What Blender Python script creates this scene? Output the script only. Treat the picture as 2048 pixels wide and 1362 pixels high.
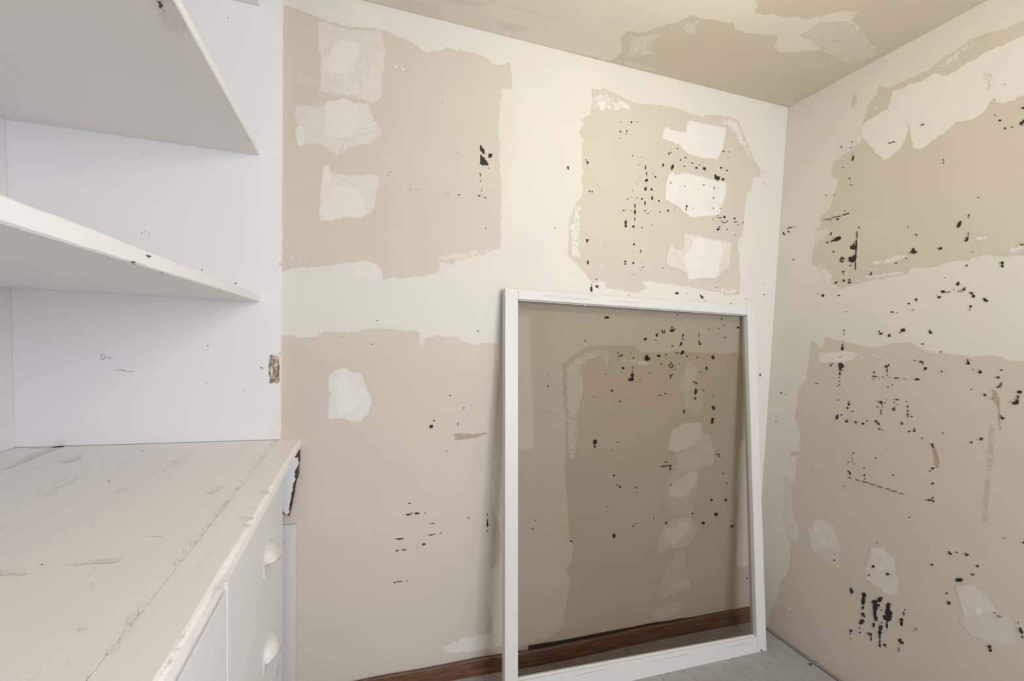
import bpy, bmesh, math, random
import numpy as np
from mathutils import Vector, Matrix
from mathutils.geometry import delaunay_2d_cdt
random.seed(7); RNG = np.random.default_rng(11)
for o in list(bpy.data.objects): bpy.data.objects.remove(o)
S = bpy.context.scene; COL = S.collection
# ------------------------------------------------------------------ camera
F, CX, CY = 918.2, 1019.08, 740.56
PITCH, ROLL, YAW = -0.0586, 0.0339, 0.3170
D, XR, H, CH = 1.6643, 1.8329, 2.4, 1.2893          # back wall, right wall, ceiling, camera height
f_ = np.array([math.sin(YAW)*math.cos(PITCH), math.cos(YAW)*math.cos(PITCH), math.sin(PITCH)])
r_ = np.array([math.cos(YAW), -math.sin(YAW), 0.0]); u_ = np.cross(r_, f_)
R_ = r_*math.cos(ROLL)+u_*math.sin(ROLL); U_ = -r_*math.sin(ROLL)+u_*math.cos(ROLL)
CAM = np.array([0, 0, CH])
cd = bpy.data.cameras.new('camera'); cam = bpy.data.objects.new('camera', cd); COL.objects.link(cam)
M = Matrix.Identity(4)
for i in range(3):
    M[i][0] = R_[i]; M[i][1] = U_[i]; M[i][2] = -f_[i]; M[i][3] = CAM[i]
cam.matrix_world = M
cd.sensor_width = 36; cd.lens = F/2048*36; cd.shift_x = (1024-CX)/2048; cd.shift_y = (CY-681)/2048
cd.clip_start = 0.01
S.camera = cam
# ------------------------------------------------------------------ light
w = bpy.data.worlds.new('daylight'); S.world = w; w.use_nodes = True
bg = w.node_tree.nodes['Background']; bg.inputs[0].default_value = (0.92, 0.94, 1.0, 1); bg.inputs[1].default_value = 0.7
def lamp(name, kind, loc, energy, color, size, rot=None):
    l = bpy.data.lights.new(name, kind); o = bpy.data.objects.new(name, l); COL.objects.link(o)
    l.energy = energy; l.color = color; o.location = loc
    if kind == 'AREA': l.size = size
    else: l.shadow_soft_size = size
    if rot: o.rotation_euler = rot
    return o
LAMP = (1.0, 0.945, 0.70); LAMP_E = 11.0
FILL = (0.84, 0.865, 1.0); FILL_E = 46.0
lamp('ceiling_bulb', 'POINT', (0.86, 0.72, 2.16), LAMP_E, LAMP, 0.10)
_w = lamp('rear_daylight_fill', 'AREA', (1.1, -1.24, 1.50), FILL_E, FILL, 1.15, (math.radians(84), 0, math.radians(16)))  # unseen daylight fill from behind, added and sized to brighten the room
_w.data.shape = 'RECTANGLE'; _w.data.size = 1.15; _w.data.size_y = 1.34
S.view_settings.view_transform = 'Standard'; S.view_settings.look = 'None'
S.view_settings.gamma = 1; S.view_settings.use_curve_mapping = False
S.view_settings.exposure = 0.0
# ------------------------------------------------------------------ picture point -> point on a real plane
def ray(x, y): return f_ + R_*(x-CX)/F - U_*(y-CY)/F
def on(x, y, ax, v):
    d = ray(x, y); return CAM + d*((v-CAM[ax])/d[ax])
class Plane:
    def __init__(s, ax, v, sgn, a, b): s.ax, s.v, s.sgn, s.a, s.b = ax, v, sgn, a, b   # sgn: direction into the room
    def uv(s, x, y): p = on(x, y, s.ax, s.v); return (p[s.a], p[s.b])
    def p3(s, u, v, h=0.0):
        q = [0, 0, 0]; q[s.ax] = s.v + s.sgn*h; q[s.a] = u; q[s.b] = v; return tuple(q)
BACK = Plane(1, D, -1, 0, 2); RIGHT = Plane(0, XR, -1, 1, 2); CEIL = Plane(2, H, -1, 0, 1)
ENDP = Plane(1, D-0.02, -1, 0, 2); CTOP = Plane(2, 0.9485, 1, 0, 1); FACE = Plane(0, -0.2295, 1, 1, 2)
SHU = Plane(2, 1.84, -1, 0, 1)
# ------------------------------------------------------------------ materials
MATS = {}
def nodes(name):
    m = bpy.data.materials.new(name); m.use_nodes = True; nt = m.node_tree
    return m, nt, nt.nodes['Principled BSDF'], nt.nodes['Material Output']
def N(nt, t, **k):
    n = nt.nodes.new(t)
    for a, v in k.items():
        if a.startswith('i_'):
            n.inputs[a[2:]].default_value = v
        else: setattr(n, a, v)
    return n
def noise(nt, vec, scale, detail=4, rough=0.6, stretch=(1, 1, 1)):
    mp = N(nt, 'ShaderNodeMapping'); mp.inputs['Scale'].default_value = stretch
    nt.links.new(vec, mp.inputs['Vector'])
    n = N(nt, 'ShaderNodeTexNoise'); n.inputs['Scale'].default_value = scale
    n.inputs['Detail'].default_value = detail; n.inputs['Roughness'].default_value = rough
    nt.links.new(mp.outputs[0], n.inputs['Vector']); return n.outputs['Fac']
def ramp(nt, fac, stops):
    r = N(nt, 'ShaderNodeValToRGB'); e = r.color_ramp.elements
    while len(e) < len(stops): e.new(0.5)
    for i, (p, c) in enumerate(stops):
        e[i].position = p; e[i].color = (c, c, c, 1) if isinstance(c, (int, float)) else (*c, 1)
    nt.links.new(fac, r.inputs[0]); return r.outputs[0]
def math_(nt, op, a, b=None, clamp=False):
    n = N(nt, 'ShaderNodeMath', operation=op, use_clamp=clamp)
    for i, v in enumerate((a, b)):
        if v is None: continue
        if isinstance(v, (int, float)): n.inputs[i].default_value = v
        else: nt.links.new(v, n.inputs[i])
    return n.outputs[0]
def mixc(nt, fac, a, b):
    n = N(nt, 'ShaderNodeMix', data_type='RGBA')
    if isinstance(fac, (int, float)): n.inputs[0].default_value = fac
    else: nt.links.new(fac, n.inputs[0])
    for i, v in ((6, a), (7, b)):
        if isinstance(v, tuple): n.inputs[i].default_value = (*v, 1) if len(v) == 3 else v
        else: nt.links.new(v, n.inputs[i])
    return n.outputs[2]
def bump(nt, bs, h, strength, dist=0.001):
    b = N(nt, 'ShaderNodeBump'); b.inputs['Strength'].default_value = strength; b.inputs['Distance'].default_value = dist
    nt.links.new(h, b.inputs['Height']); nt.links.new(b.outputs[0], bs.inputs['Normal'])
def paint(name, col, col2, rough=0.6, scale=6, fine=220, stretch=(1, 1, 1), bstr=0.15):
    if name in MATS: return MATS[name]
    m, nt, bs, out = nodes(name); tc = N(nt, 'ShaderNodeTexCoord').outputs['Object']
    a = noise(nt, tc, scale, 5, 0.6, stretch); c = mixc(nt, ramp(nt, a, [(0.35, 0.0), (0.65, 1.0)]), col, col2)
    g = noise(nt, tc, fine, 3, 0.6, stretch)
    c2 = mixc(nt, math_(nt, 'MULTIPLY', g, 0.10), c, tuple(x*0.7 for x in col))
    nt.links.new(c2, bs.inputs['Base Color']); bs.inputs['Roughness'].default_value = rough
    bs.inputs['Specular IOR Level'].default_value = 0.3
    bump(nt, bs, g, bstr); MATS[name] = m; return m
BOARD = (0.605, 0.552, 0.462); BOARD2 = (0.625, 0.574, 0.478)
COMP = (0.715, 0.688, 0.610); COMP2 = (0.70, 0.675, 0.615)
def coat(name, col, col2, mode, opac=1.0, k=1.0, scale=40, stretch=(1, 1, 1), under=None):
    """thin trowelled coat over the board; mode: solid, feather, streak, speckle"""
    if name in MATS: return MATS[name]
    m, nt, bs, out = nodes(name); tc = N(nt, 'ShaderNodeTexCoord').outputs['Object']
    a = noise(nt, tc, 5, 5, 0.6); c = mixc(nt, ramp(nt, a, [(0.38, 0.0), (0.62, 1.0)]), col, col2)
    nt.links.new(c, bs.inputs['Base Color']); bs.inputs['Roughness'].default_value = 0.65
    bs.inputs['Specular IOR Level'].default_value = 0.25
    g = noise(nt, tc, 90, 3, 0.6, stretch); bump(nt, bs, g, 0.12)
    if mode != 'solid':
        at = N(nt, 'ShaderNodeAttribute', attribute_name='cov').outputs['Fac']
        n1 = noise(nt, tc, scale, 5, 0.7, stretch); un = under or BOARD
        if mode == 'feather':      # rough trowel edge, full inside, thinner coats let the board show
            al = math_(nt, 'ADD', math_(nt, 'MULTIPLY', at, k), math_(nt, 'MULTIPLY', math_(nt, 'SUBTRACT', n1, 0.42), 2.2))
            al = math_(nt, 'MULTIPLY', al, 8.0, True)
            if opac < 1:
                s = ramp(nt, noise(nt, tc, 30, 4, 0.6), [(0.3, opac*0.85), (0.7, min(1, opac*1.15))])
                nt.links.new(mixc(nt, s, un, c), bs.inputs['Base Color'])
        elif mode == 'streak':     # thin smear with drag lines
            e = math_(nt, 'ADD', math_(nt, 'MULTIPLY', at, 2.2), math_(nt, 'MULTIPLY', math_(nt, 'SUBTRACT', n1, 0.5), 3.0), True)
            s = ramp(nt, noise(nt, tc, scale*1.6, 5, 0.65, stretch), [(0.35, 0.45), (0.65, 1.0)])
            mixf = math_(nt, 'MULTIPLY', math_(nt, 'MULTIPLY', e, s), opac)
            nt.links.new(mixc(nt, mixf, un, c), bs.inputs['Base Color'])
            al = math_(nt, 'MULTIPLY', e, 12.0, True)
        else:                      # stipple of broken flecks
            n2 = noise(nt, tc, 150, 2, 0.55)
            al = math_(nt, 'ADD', math_(nt, 'MULTIPLY', at, 0.22*k), math_(nt, 'SUBTRACT', n2, 0.635))
            al = math_(nt, 'ADD', al, math_(nt, 'MULTIPLY', math_(nt, 'SUBTRACT', n1, 0.5), 0.35))
            al = math_(nt, 'MULTIPLY', al, 22.0, True)
            nt.links.new(mixc(nt, opac, un, c), bs.inputs['Base Color'])
        nt.links.new(al, bs.inputs['Alpha'])
    MATS[name] = m; return m
m_board = paint('wall_paint_tan', BOARD, BOARD2, 0.62, 3.0, 160, (1, 1, 1.6), 0.12)
m_cboard = paint('ceiling_paint_tan', (0.64, 0.575, 0.445), (0.66, 0.595, 0.465), 0.65, 3.0, 160)
m_comp = coat('compound_solid', COMP, COMP2, 'solid')
W1 = (0.785, 0.76, 0.705); W2 = (0.76, 0.742, 0.70)
m_bright = coat('compound_bright', W1, W2, 'feather', 0.95, 6.0, 50)
m_mid = coat('compound_mid', W1, W2, 'feather', 0.72, 4.0, 60)
m_thin = coat('compound_thin', (0.80, 0.785, 0.745), W2, 'streak', 0.62, 1.0, 26, (1.0, 1.0, 4.0))
m_faint = coat('compound_faint', (0.78, 0.77, 0.74), W2, 'streak', 0.40, 1.0, 22, (1.0, 1.0, 2.5))
m_thinv = coat('compound_thin_upright', (0.80, 0.785, 0.745), W2, 'streak', 0.55, 1.0, 26, (4.0, 4.0, 1.0))
m_speck = coat('compound_speckle', W1, W2, 'speckle', 0.72, 1.0, 18)
m_specd = coat('compound_speckle_dense', W1, W2, 'speckle', 0.72, 1.5, 18)
m_tanspeck = coat('bare_speckle', BOARD, BOARD2, 'speckle', 0.9, 1.2, 18)
m_tanthin = coat('bare_smear', (0.70, 0.655, 0.56), BOARD2, 'streak', 0.38, 1.0, 24, (1, 1, 2.0), under=COMP)
m_cc = coat('ceiling_compound', (0.775, 0.735, 0.625), (0.745, 0.705, 0.600), 'feather', 1.0, 5.0, 40)
m_cmid = coat('ceiling_compound_thin', (0.76, 0.72, 0.61), (0.735, 0.70, 0.60), 'streak', 0.75, 1.0, 22, under=(0.61, 0.545, 0.42))
m_cspk = coat('ceiling_speckle', (0.76, 0.72, 0.61), (0.735, 0.70, 0.60), 'speckle', 0.9, 1.3, 18, under=(0.61, 0.545, 0.42))
m_cgrey = coat('ceiling_grey_smear', (0.60, 0.575, 0.50), (0.62, 0.59, 0.51), 'streak', 0.55, 1.0, 16, under=(0.76, 0.72, 0.61))
m_scrape = coat('torn_paper_brown', (0.40, 0.315, 0.235), (0.44, 0.35, 0.26), 'solid')
m_pencil = coat('pencil_grey', (0.25, 0.24, 0.22), (0.3, 0.29, 0.27), 'streak', 0.25, 1.0, 60, under=COMP)
def black(name, c, rough):
    m, nt, bs, out = nodes(name); tc = N(nt, 'ShaderNodeTexCoord').outputs['Object']
    n = noise(nt, tc, 300, 3, 0.7); nt.links.new(mixc(nt, n, c, tuple(x*2.6+0.012 for x in c)), bs.inputs['Base Color'])
    bs.inputs['Roughness'].default_value = rough; return m
m_black = black('black_residue', (0.008, 0.0075, 0.006), 0.75)
m_grey = black('grey_smudge', (0.16, 0.14, 0.115), 0.8)
# painted joinery
def joinery(name, a, b, wear, wcol, rough=0.42, st=(1, 1, 1), fine=60):
    m, nt, bs, out = nodes(name); tc = N(nt, 'ShaderNodeTexCoord').outputs['Object']
    c = mixc(nt, noise(nt, tc, 4, 4), a, b)
    n1 = noise(nt, tc, 7, 6, 0.75, st); n2 = noise(nt, tc, 45, 3, 0.7, st)
    wmask = math_(nt, 'MULTIPLY', ramp(nt, math_(nt, 'ADD', math_(nt, 'MULTIPLY', n1, 0.75), math_(nt, 'MULTIPLY', n2, 0.35)), [(wear, 0.0), (min(0.99, wear+0.10), 1.0)]), 0.55)
    nt.links.new(mixc(nt, wmask, c, wcol), bs.inputs['Base Color'])
    bs.inputs['Roughness'].default_value = rough; bs.inputs['Specular IOR Level'].default_value = 0.4
    bump(nt, bs, noise(nt, tc, fine, 4, 0.6, st), 0.18); return m
m_white = joinery('white_gloss_paint', (0.825, 0.815, 0.805), (0.805, 0.80, 0.80), 0.80, (0.6, 0.55, 0.48), 0.45, (1, 1, 0.35))
m_shelf = joinery('shelf_paint', (0.89, 0.85, 0.815), (0.84, 0.81, 0.775), 0.74, (0.62, 0.56, 0.49), 0.5, (1, 0.5, 1))
m_count = joinery('worktop_paint', (0.895, 0.86, 0.82), (0.88, 0.845, 0.81), 0.615, (0.58, 0.52, 0.46), 0.42, (2.2, 0.6, 1))
m_draw = joinery('drawer_paint', (0.80, 0.80, 0.79), (0.78, 0.78, 0.775), 0.78, (0.62, 0.56, 0.48), 0.4, (1, 1, 0.5))
m_frame = joinery('sash_paint', (0.70, 0.69, 0.655), (0.685, 0.675, 0.645), 0.80, (0.55, 0.5, 0.42), 0.38, (1, 1, 1))
m_pull = joinery('pull_paint', (0.82, 0.81, 0.79), (0.78, 0.75, 0.70), 0.50, (0.60, 0.52, 0.40), 0.35, (1, 1, 1), 120)
m_peel = joinery('peeling_white_paint', (0.70, 0.705, 0.71), (0.68, 0.685, 0.69), 0.9, (0.6, 0.55, 0.5), 0.5)
m_trimboard = joinery('trim_paint', (0.67, 0.645, 0.615), (0.655, 0.63, 0.605), 0.85, (0.6, 0.55, 0.48), 0.5)
def wood(name, a, b, st=(1, 14, 14), rough=0.5, sc=6):
    m, nt, bs, out = nodes(name); tc = N(nt, 'ShaderNodeTexCoord').outputs['Object']
    n = noise(nt, tc, sc, 6, 0.7, st); nt.links.new(mixc(nt, ramp(nt, n, [(0.36, 0.0), (0.64, 1.0)]), a, b), bs.inputs['Base Color'])
    bs.inputs['Roughness'].default_value = rough; bump(nt, bs, n, 0.3); return m
m_base = wood('stained_pine', (0.060, 0.027, 0.012), (0.20, 0.100, 0.046), (1.2, 18, 18))
m_splinter_shade = wood('splinter_wood_gap_shade', (0.07, 0.045, 0.03), (0.42, 0.31, 0.24), (12, 12, 3), 0.8, 22)
m_bare = wood('bare_splintered_wood', (0.30, 0.22, 0.16), (0.74, 0.64, 0.55), (10, 10, 3), 0.8, 14)
m_dark = wood('dark_rotten_wood', (0.035, 0.018, 0.008), (0.16, 0.085, 0.035), (8, 8, 3), 0.8, 10)
def floor_mat():
    m, nt, bs, out = nodes('grey_vinyl_tile'); tc = N(nt, 'ShaderNodeTexCoord').outputs['Object']
    a = noise(nt, tc, 22, 6, 0.75, (1, 0.6, 1)); b = noise(nt, tc, 5, 4, 0.6)
    c = mixc(nt, ramp(nt, a, [(0.35, 0.0), (0.68, 1.0)]), (0.30, 0.285, 0.27), (0.43, 0.41, 0.39))
    c = mixc(nt, math_(nt, 'MULTIPLY', b, 0.4), c, (0.36, 0.345, 0.335))
    nt.links.new(c, bs.inputs['Base Color']); bs.inputs['Roughness'].default_value = 0.45
    bump(nt, bs, a, 0.1); return m
m_floor = floor_mat()
m_joint = paint('dark_joint', (0.10, 0.095, 0.085), (0.13, 0.12, 0.11), 0.8)
def glass_mat():
    m = bpy.data.materials.new('smoky_glass'); m.use_nodes = True; nt = m.node_tree; nt.nodes.clear()
    out = N(nt, 'ShaderNodeOutputMaterial'); tr = N(nt, 'ShaderNodeBsdfTransparent'); gl = N(nt, 'ShaderNodeBsdfGlossy')
    tr.inputs[0].default_value = (0.836, 0.815, 0.775, 1); gl.inputs['Roughness'].default_value = 0.02
    fr = N(nt, 'ShaderNodeFresnel'); fr.inputs[0].default_value = 1.3
    mx = N(nt, 'ShaderNodeMixShader'); nt.links.new(math_(nt, 'MULTIPLY', fr.outputs[0], 0.25), mx.inputs[0])
    nt.links.new(tr.outputs[0], mx.inputs[1]); nt.links.new(gl.outputs[0], mx.inputs[2]); nt.links.new(mx.outputs[0], out.inputs[0])
    return m
m_glass = glass_mat()
# ------------------------------------------------------------------ object helpers
def link(name, me, mat, parent=None):
    o = bpy.data.objects.new(name, me); COL.objects.link(o)
    if mat and not me.materials: me.materials.append(mat)
    if parent:
        o.parent = parent; o.matrix_parent_inverse = Matrix.Identity(4)
        if any(abs(c) > 1e-9 for c in parent_loc(parent)): me.transform(Matrix.Translation(-Vector(parent_loc(parent))))
    return o
def parent_loc(p):
    v = Vector((0, 0, 0))
    while p: v += p.location; p = p.parent
    return v
def tag(o, label=None, cat=None, group=None, kind=None):
    if label: o['label'] = label
    if cat: o['category'] = cat
    if group: o['group'] = group
    if kind: o['kind'] = kind
    return o
def empty(name, loc):
    o = bpy.data.objects.new(name, None); COL.objects.link(o); o.location = loc; o.empty_display_size = 0.05; return o
def finish(bm, smooth=False):
    bmesh.ops.recalc_face_normals(bm, faces=bm.faces)
    me = bpy.data.meshes.new('m'); bm.to_mesh(me); bm.free()
    if smooth:
        for p in me.polygons: p.use_smooth = True
    return me
def box(x0, x1, y0, y1, z0, z1, bev=0.0, seg=2):
    bm = bmesh.new(); bmesh.ops.create_cube(bm, size=1)
    for v in bm.verts:
        v.co = Vector((x0 if v.co.x < 0 else x1, y0 if v.co.y < 0 else y1, z0 if v.co.z < 0 else z1))
    if bev: bmesh.ops.bevel(bm, geom=list(bm.edges), offset=bev, segments=seg, affect='EDGES', profile=0.6)
    return finish(bm)
def prism(pts0, vec, bev=0.0):
    """closed loop of 3-D points pushed along vec"""
    bm = bmesh.new(); a = [bm.verts.new(p) for p in pts0]; b = [bm.verts.new(tuple(Vector(p)+Vector(vec))) for p in pts0]
    n = len(a); bm.faces.new(a); bm.faces.new(b[::-1])
    for i in range(n): bm.faces.new((a[i], b[i], b[(i+1) % n], a[(i+1) % n]))
    if bev: bmesh.ops.bevel(bm, geom=list(bm.edges), offset=bev, segments=2, affect='EDGES', profile=0.6)
    bmesh.ops.triangulate(bm, faces=[f for f in bm.faces if len(f.verts) > 4])
    return finish(bm)
def fractal(pts, amp, res=0.004):
    """subdivide a closed 2-D loop and roughen it"""
    out = []
    n = len(pts)
    for i in range(n):
        a = np.array(pts[i], float); b = np.array(pts[(i+1) % n], float); L = np.hypot(*(b-a))
        seg = [a, b]
        while L > res and len(seg) < 400:
            ns = []
            for p, q in zip(seg[:-1], seg[1:]):
                l = np.hypot(*(q-p)); nrm = np.array([-(q-p)[1], (q-p)[0]])/(l+1e-9)
                ns += [p, (p+q)/2 + nrm*RNG.normal(0, 1)*min(amp, l*0.16)]
            seg = ns+[seg[-1]]; L /= 2
        out += seg[:-1]
    return out
def sdist(P, loops):
    d = np.full(len(P), 9.0); inside = np.zeros(len(P), bool)
    for lp in loops:
        A = np.array(lp); B = np.roll(A, -1, 0)
        for a, b in zip(A, B):
            ab = b-a; L2 = ab@ab+1e-12; t = np.clip(((P-a)@ab)/L2, 0, 1); q = P-(a+t[:, None]*ab)
            d = np.minimum(d, np.hypot(q[:, 0], q[:, 1]))
            c = ((a[1] > P[:, 1]) != (b[1] > P[:, 1]))
            xi = a[0]+(P[:, 1]-a[1])*ab[0]/(ab[1] if abs(ab[1]) > 1e-12 else 1e-12)
            inside ^= c & (P[:, 0] < xi)
    return d, inside
def sheet(name, plane, loops, mat, parent, h, feather=0.012, amp=0.002, res=0.005, cell=0.012, raw=False, straight=()):
    """thin coat on a wall plane; first loop outer, the rest holes; loops are picture points unless raw (plane metres)"""
    L = []
    for i, lp in enumerate(loops):
        q = [tuple(p) if (raw and i in raw) else plane.uv(*p) for p in lp]
        L.append(q if i in straight else fractal(q, amp, res))
    A = np.array([p for lp in L for p in lp]); lo = A.min(0); hi = A.max(0)
    gx = np.arange(lo[0]+cell/2, hi[0], cell); gy = np.arange(lo[1]+cell/2, hi[1], cell)
    G = np.array([(x, y) for x in gx for y in gy]).reshape(-1, 2)
    if len(G):
        G = G + RNG.uniform(-0.2, 0.2, G.shape)*cell
        d, ins = sdist(G, L); k = ins & (d > cell*0.35); G = G[k]
    V = [Vector(p) for p in A] + [Vector(p) for p in G]
    E = []; s = 0
    for lp in L:
        n = len(lp); E += [(s+i, s+(i+1) % n) for i in range(n)]; s += n
    vo, eo, fo, *_ = delaunay_2d_cdt(V, E, [], 0, 1e-7)
    vo = np.array([tuple(v) for v in vo]); fo = [tuple(f) for f in fo]
    cen = np.array([vo[list(f)].mean(0) for f in fo]); _, ins = sdist(cen, L)
    fo = [f for f, k in zip(fo, ins) if k]
    used = sorted({i for f in fo for i in f}); mp = {v: i for i, v in enumerate(used)}
    vv = vo[used]; fo = [tuple(mp[i] for i in f) for f in fo]
    dd, _ = sdist(vv, L)
    me = bpy.data.meshes.new('m'); me.from_pydata([plane.p3(x, y, h) for x, y in vv], [], fo)
    want = Vector(plane.p3(0, 0, 1)) - Vector(plane.p3(0, 0, 0))
    me.update()
    if me.polygons and me.polygons[0].normal.dot(want) < 0: me.flip_normals()
    at = me.attributes.new('cov', 'FLOAT', 'POINT'); at.data.foreach_set('value', np.clip(dd/feather, 0, 1).astype(np.float32))
    return link(name, me, mat, parent)
# ------------------------------------------------------------------ room shell
YB = -1.3; XL = -0.955
def struct(name, me, mat): return tag(link(name, me, mat), kind='structure')
wall_back = struct('wall_back', box(XL-0.1, XR+0.1, D, D+0.1, -0.05, H+0.1), m_board)
wall_right = struct('wall_right', box(XR, XR+0.1, YB, D, -0.05, H+0.1), m_board)
wall_left = struct('wall_left', box(XL-0.1, XL, YB, D, -0.05, H+0.1), m_comp)
ceiling = struct('ceiling', box(XL, XR, YB, D, H, H+0.1), m_cboard)
def bounce_wall_mesh():  # unseen wall added to bounce light, its opening shaped for the area light
    bm = bmesh.new()
    for x0, x1, z0, z1 in ((XL, 0.45, 0, H), (1.72, XR, 0, H), (0.45, 1.72, 2.26, H), (0.45, 1.72, 0, 0.78)):
        r = bmesh.ops.create_cube(bm, size=1)
        for v in r['verts']: v.co = Vector((x0 if v.co.x < 0 else x1, YB-0.1 if v.co.y < 0 else YB, z0 if v.co.z < 0 else z1))
    return finish(bm)
bounce_wall = struct('bounce_wall', bounce_wall_mesh(), m_comp)
floor = struct('floor', box(XL-0.1, XR+0.1, YB, D+0.1, -0.1, -0.006), m_joint)
TS = 0.335; jt = 0.0012; tile_cache = {}
xs = [0.81+TS*k for k in range(-6, 5)]; ys = [1.27+TS*k for k in range(-8, 3)]
for x0 in xs[:-1]:
    for y0 in ys[:-1]:
        a, b, c, d = max(x0, XL), min(x0+TS, XR), max(y0, YB), min(y0+TS, D)
        if b-a < 0.02 or d-c < 0.02: continue
        key = (round(b-a, 4), round(d-c, 4))
        if key not in tile_cache:
            tile_cache[key] = box(jt/2, b-a-jt/2, jt/2, d-c-jt/2, -0.006, 0, 0.0006, 1); tile_cache[key].materials.append(m_floor)
        t = bpy.data.objects.new('floor_tile', tile_cache[key]); COL.objects.link(t); t.parent = floor; t.location = (a, c, 0)
# baseboard on the back wall, sprung away from the wall behind the sash
def baseboard():
    bm = bmesh.new(); n = 40; x0, x1 = -0.24, XR-0.001; rows = []
    for i in range(n+1):
        x = x0+(x1-x0)*i/n
        gap = 0.002 + 0.014*math.exp(-((x-0.80)/0.26)**2) + 0.004*max(0, min(1, (x-0.9)/0.5))
        zt = 0.062 + 0.006*(x/1.8) + 0.0015*math.sin(x*17)
        if x < 0.48: zt -= 0.0
        y = D-gap
        prof = [(y, 0.0), (y, zt), (y-0.010, zt+0.001), (y-0.014, zt-0.004), (y-0.014, 0.0)]
        rows.append([bm.verts.new((x, py, pz)) for py, pz in prof])
    for a, b in zip(rows[:-1], rows[1:]):
        for k in range(5): bm.faces.new((a[k], a[(k+1) % 5], b[(k+1) % 5], b[k]))
    bm.faces.new(rows[0]); bm.faces.new(rows[-1][::-1])
    return finish(bm)
baseboard_back = struct('baseboard_back', baseboard(), m_base)
# dark gap strip where the wall board stops short of the floor on the right
sheet('dark_gap_strip', RIGHT, [[(YB, 0.0), (D, 0.0), (D, 0.002), (YB, 0.002)]], m_joint, wall_right, 0.0008, raw=(0,), straight=(0,), cell=0.2)

# ------------------------------------------------------------------ wall coats, back wall
def P(s): return [tuple(float(v) for v in t.split(',')) for t in s.split()]
IA = P("540,541 540,-8 566,8 590,17 620,28 641,36 690,52 765,60 785,68 812,80 836,92 846,101 862,103 880,101 890,95 908,98 940,106 965,112 975,117 985,128 1003,130 1015,124 1021,128 1024,150 1025,177 1003,178 1001,200 999,240 1000,300 1001,350 1003,400 1002,440 1000,497 960,501 935,505 934,515 909,518 908,526 892,528 875,523 881,532 877,542 873,547 835,553 800,557 765,562 765,540 755,530 732,520 707,526 672,531 642,533 597,535 562,542")
IBD = P("540,671 562,671 587,673 624,675 642,667 680,665 720,663 738,656 755,655 775,657 810,657 830,660 838,667 837,690 840,696 846,695 848,678 855,674 880,672 917,676 934,685 942,690 957,691 962,684 992,689 996,697 994,730 998,770 996,820 992,850 994,880 988,900 987,960 985,1000 990,1025 1000,1060 1001,1100 1000,1125 985,1136 977,1147 978,1173 975,1191 979,1213 985,1239 987,1255 984,1268 940,1275 922,1277 918,1285 905,1282 898,1290 884,1295 895,1303 913,1307 945,1303 985,1296 1007,1290 1020,1297 1040,1294 1060,1286 1077,1282 1098,1276 1111,1265 1126,1256 1132,1207 1139,1165 1137,1150 1130,1139 1145,1122 1147,1088 1139,1079 1137,1036 1133,985 1129,930 1132,921 1133,860 1130,800 1125,780 1125,728 1136,719 1160,701 1182,691 1216,691 1265,690 1277,702 1339,704 1401,705 1472,707 1490,719 1500,760 1502,860 1491,874 1479,891 1476,938 1472,964 1476,1002 1470,1045 1474,1088 1470,1122 1479,1135 1500,1131 1508,1200 1512,1250 1300,1300 1000,1360 540,1460")
IC = P("1183,176 1205,177 1227,185 1248,197 1273,205 1307,208 1335,214 1362,219 1381,228 1402,233 1421,230 1442,231 1461,234 1476,240 1486,265 1498,296 1510,321 1521,339 1520,352 1507,355 1502,382 1493,389 1490,423 1484,472 1475,488 1478,519 1481,553 1479,590 1447,590 1432,583 1410,579 1370,573 1339,568 1305,563 1285,563 1296,577 1274,585 1247,582 1213,577 1210,562 1185,565 1170,546 1154,528 1137,513 1136,482 1139,442 1148,411 1163,395 1166,380 1162,365 1165,339 1165,277 1156,265 1171,247 1162,240 1180,228 1183,200")
OUTB = [(-0.90, 0.0), (XR-0.0008, 0.0), (XR-0.0008, H-0.0008), (-0.90, H-0.0008)]
sheet('joint_compound', BACK, [OUTB, IA, IBD, IC], m_comp, wall_back, 0.0002, amp=0.0022, res=0.004, cell=0.045, raw=(0,), straight=(0,))
LV = [0.0003]
def dab(plane, parent, pts, mat, feather=0.012, cell=0.008, amp=0.002, name='compound_patch', res=0.004, label=None):
    LV[0] += 0.00001
    o = sheet(name, plane, [P(pts) if isinstance(pts, str) else pts], mat, parent, LV[0], feather, amp, res, cell)
    if label: o['label'] = label
    return o
B = lambda pts, mat, **k: dab(BACK, wall_back, pts, mat, **k)
# column of nail dabs on the left
B("634,38 655,42 672,52 700,60 762,60 770,90 772,130 766,170 764,200 740,208 700,196 645,188 641,186 642,112 634,98", m_thinv, feather=0.01)
B("640,115 700,118 722,150 722,196 690,192 645,188 641,186", m_thin)
B("655,112 668,95 683,75 715,82 722,90 708,120 698,140 690,148 660,150 652,130", m_mid)
B("695,0 760,18 768,50 750,55 720,52 700,45 690,25", m_mid)
B("587,207 640,212 660,198 735,205 745,230 762,258 762,275 740,288 700,296 690,308 675,312 655,300 640,290 622,286 606,292 597,292 593,255", m_thin)
B("590,255 604,245 612,262 606,291 597,292", m_mid)
B("652,205 690,197 712,210 720,232 716,255 708,275 670,276 650,268 650,235", m_mid)
B("690,272 758,262 762,275 740,288 700,296 690,308 675,310", m_thin)
B("647,321 658,324 662,343 700,348 758,349 760,365 752,402 745,425 735,433 700,436 665,440 640,441 637,425 641,370", m_thin)
B("646,330 657,330 663,355 655,400 690,432 665,440 640,441 637,425", m_mid)
B("655,385 675,373 700,370 718,380 728,400 732,425 722,436 690,432 660,425 655,405", m_mid)
B("580,498 598,490 605,505 620,488 634,478 634,500 620,515 640,530 600,534 570,530", m_speck, feather=0.03)
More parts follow.
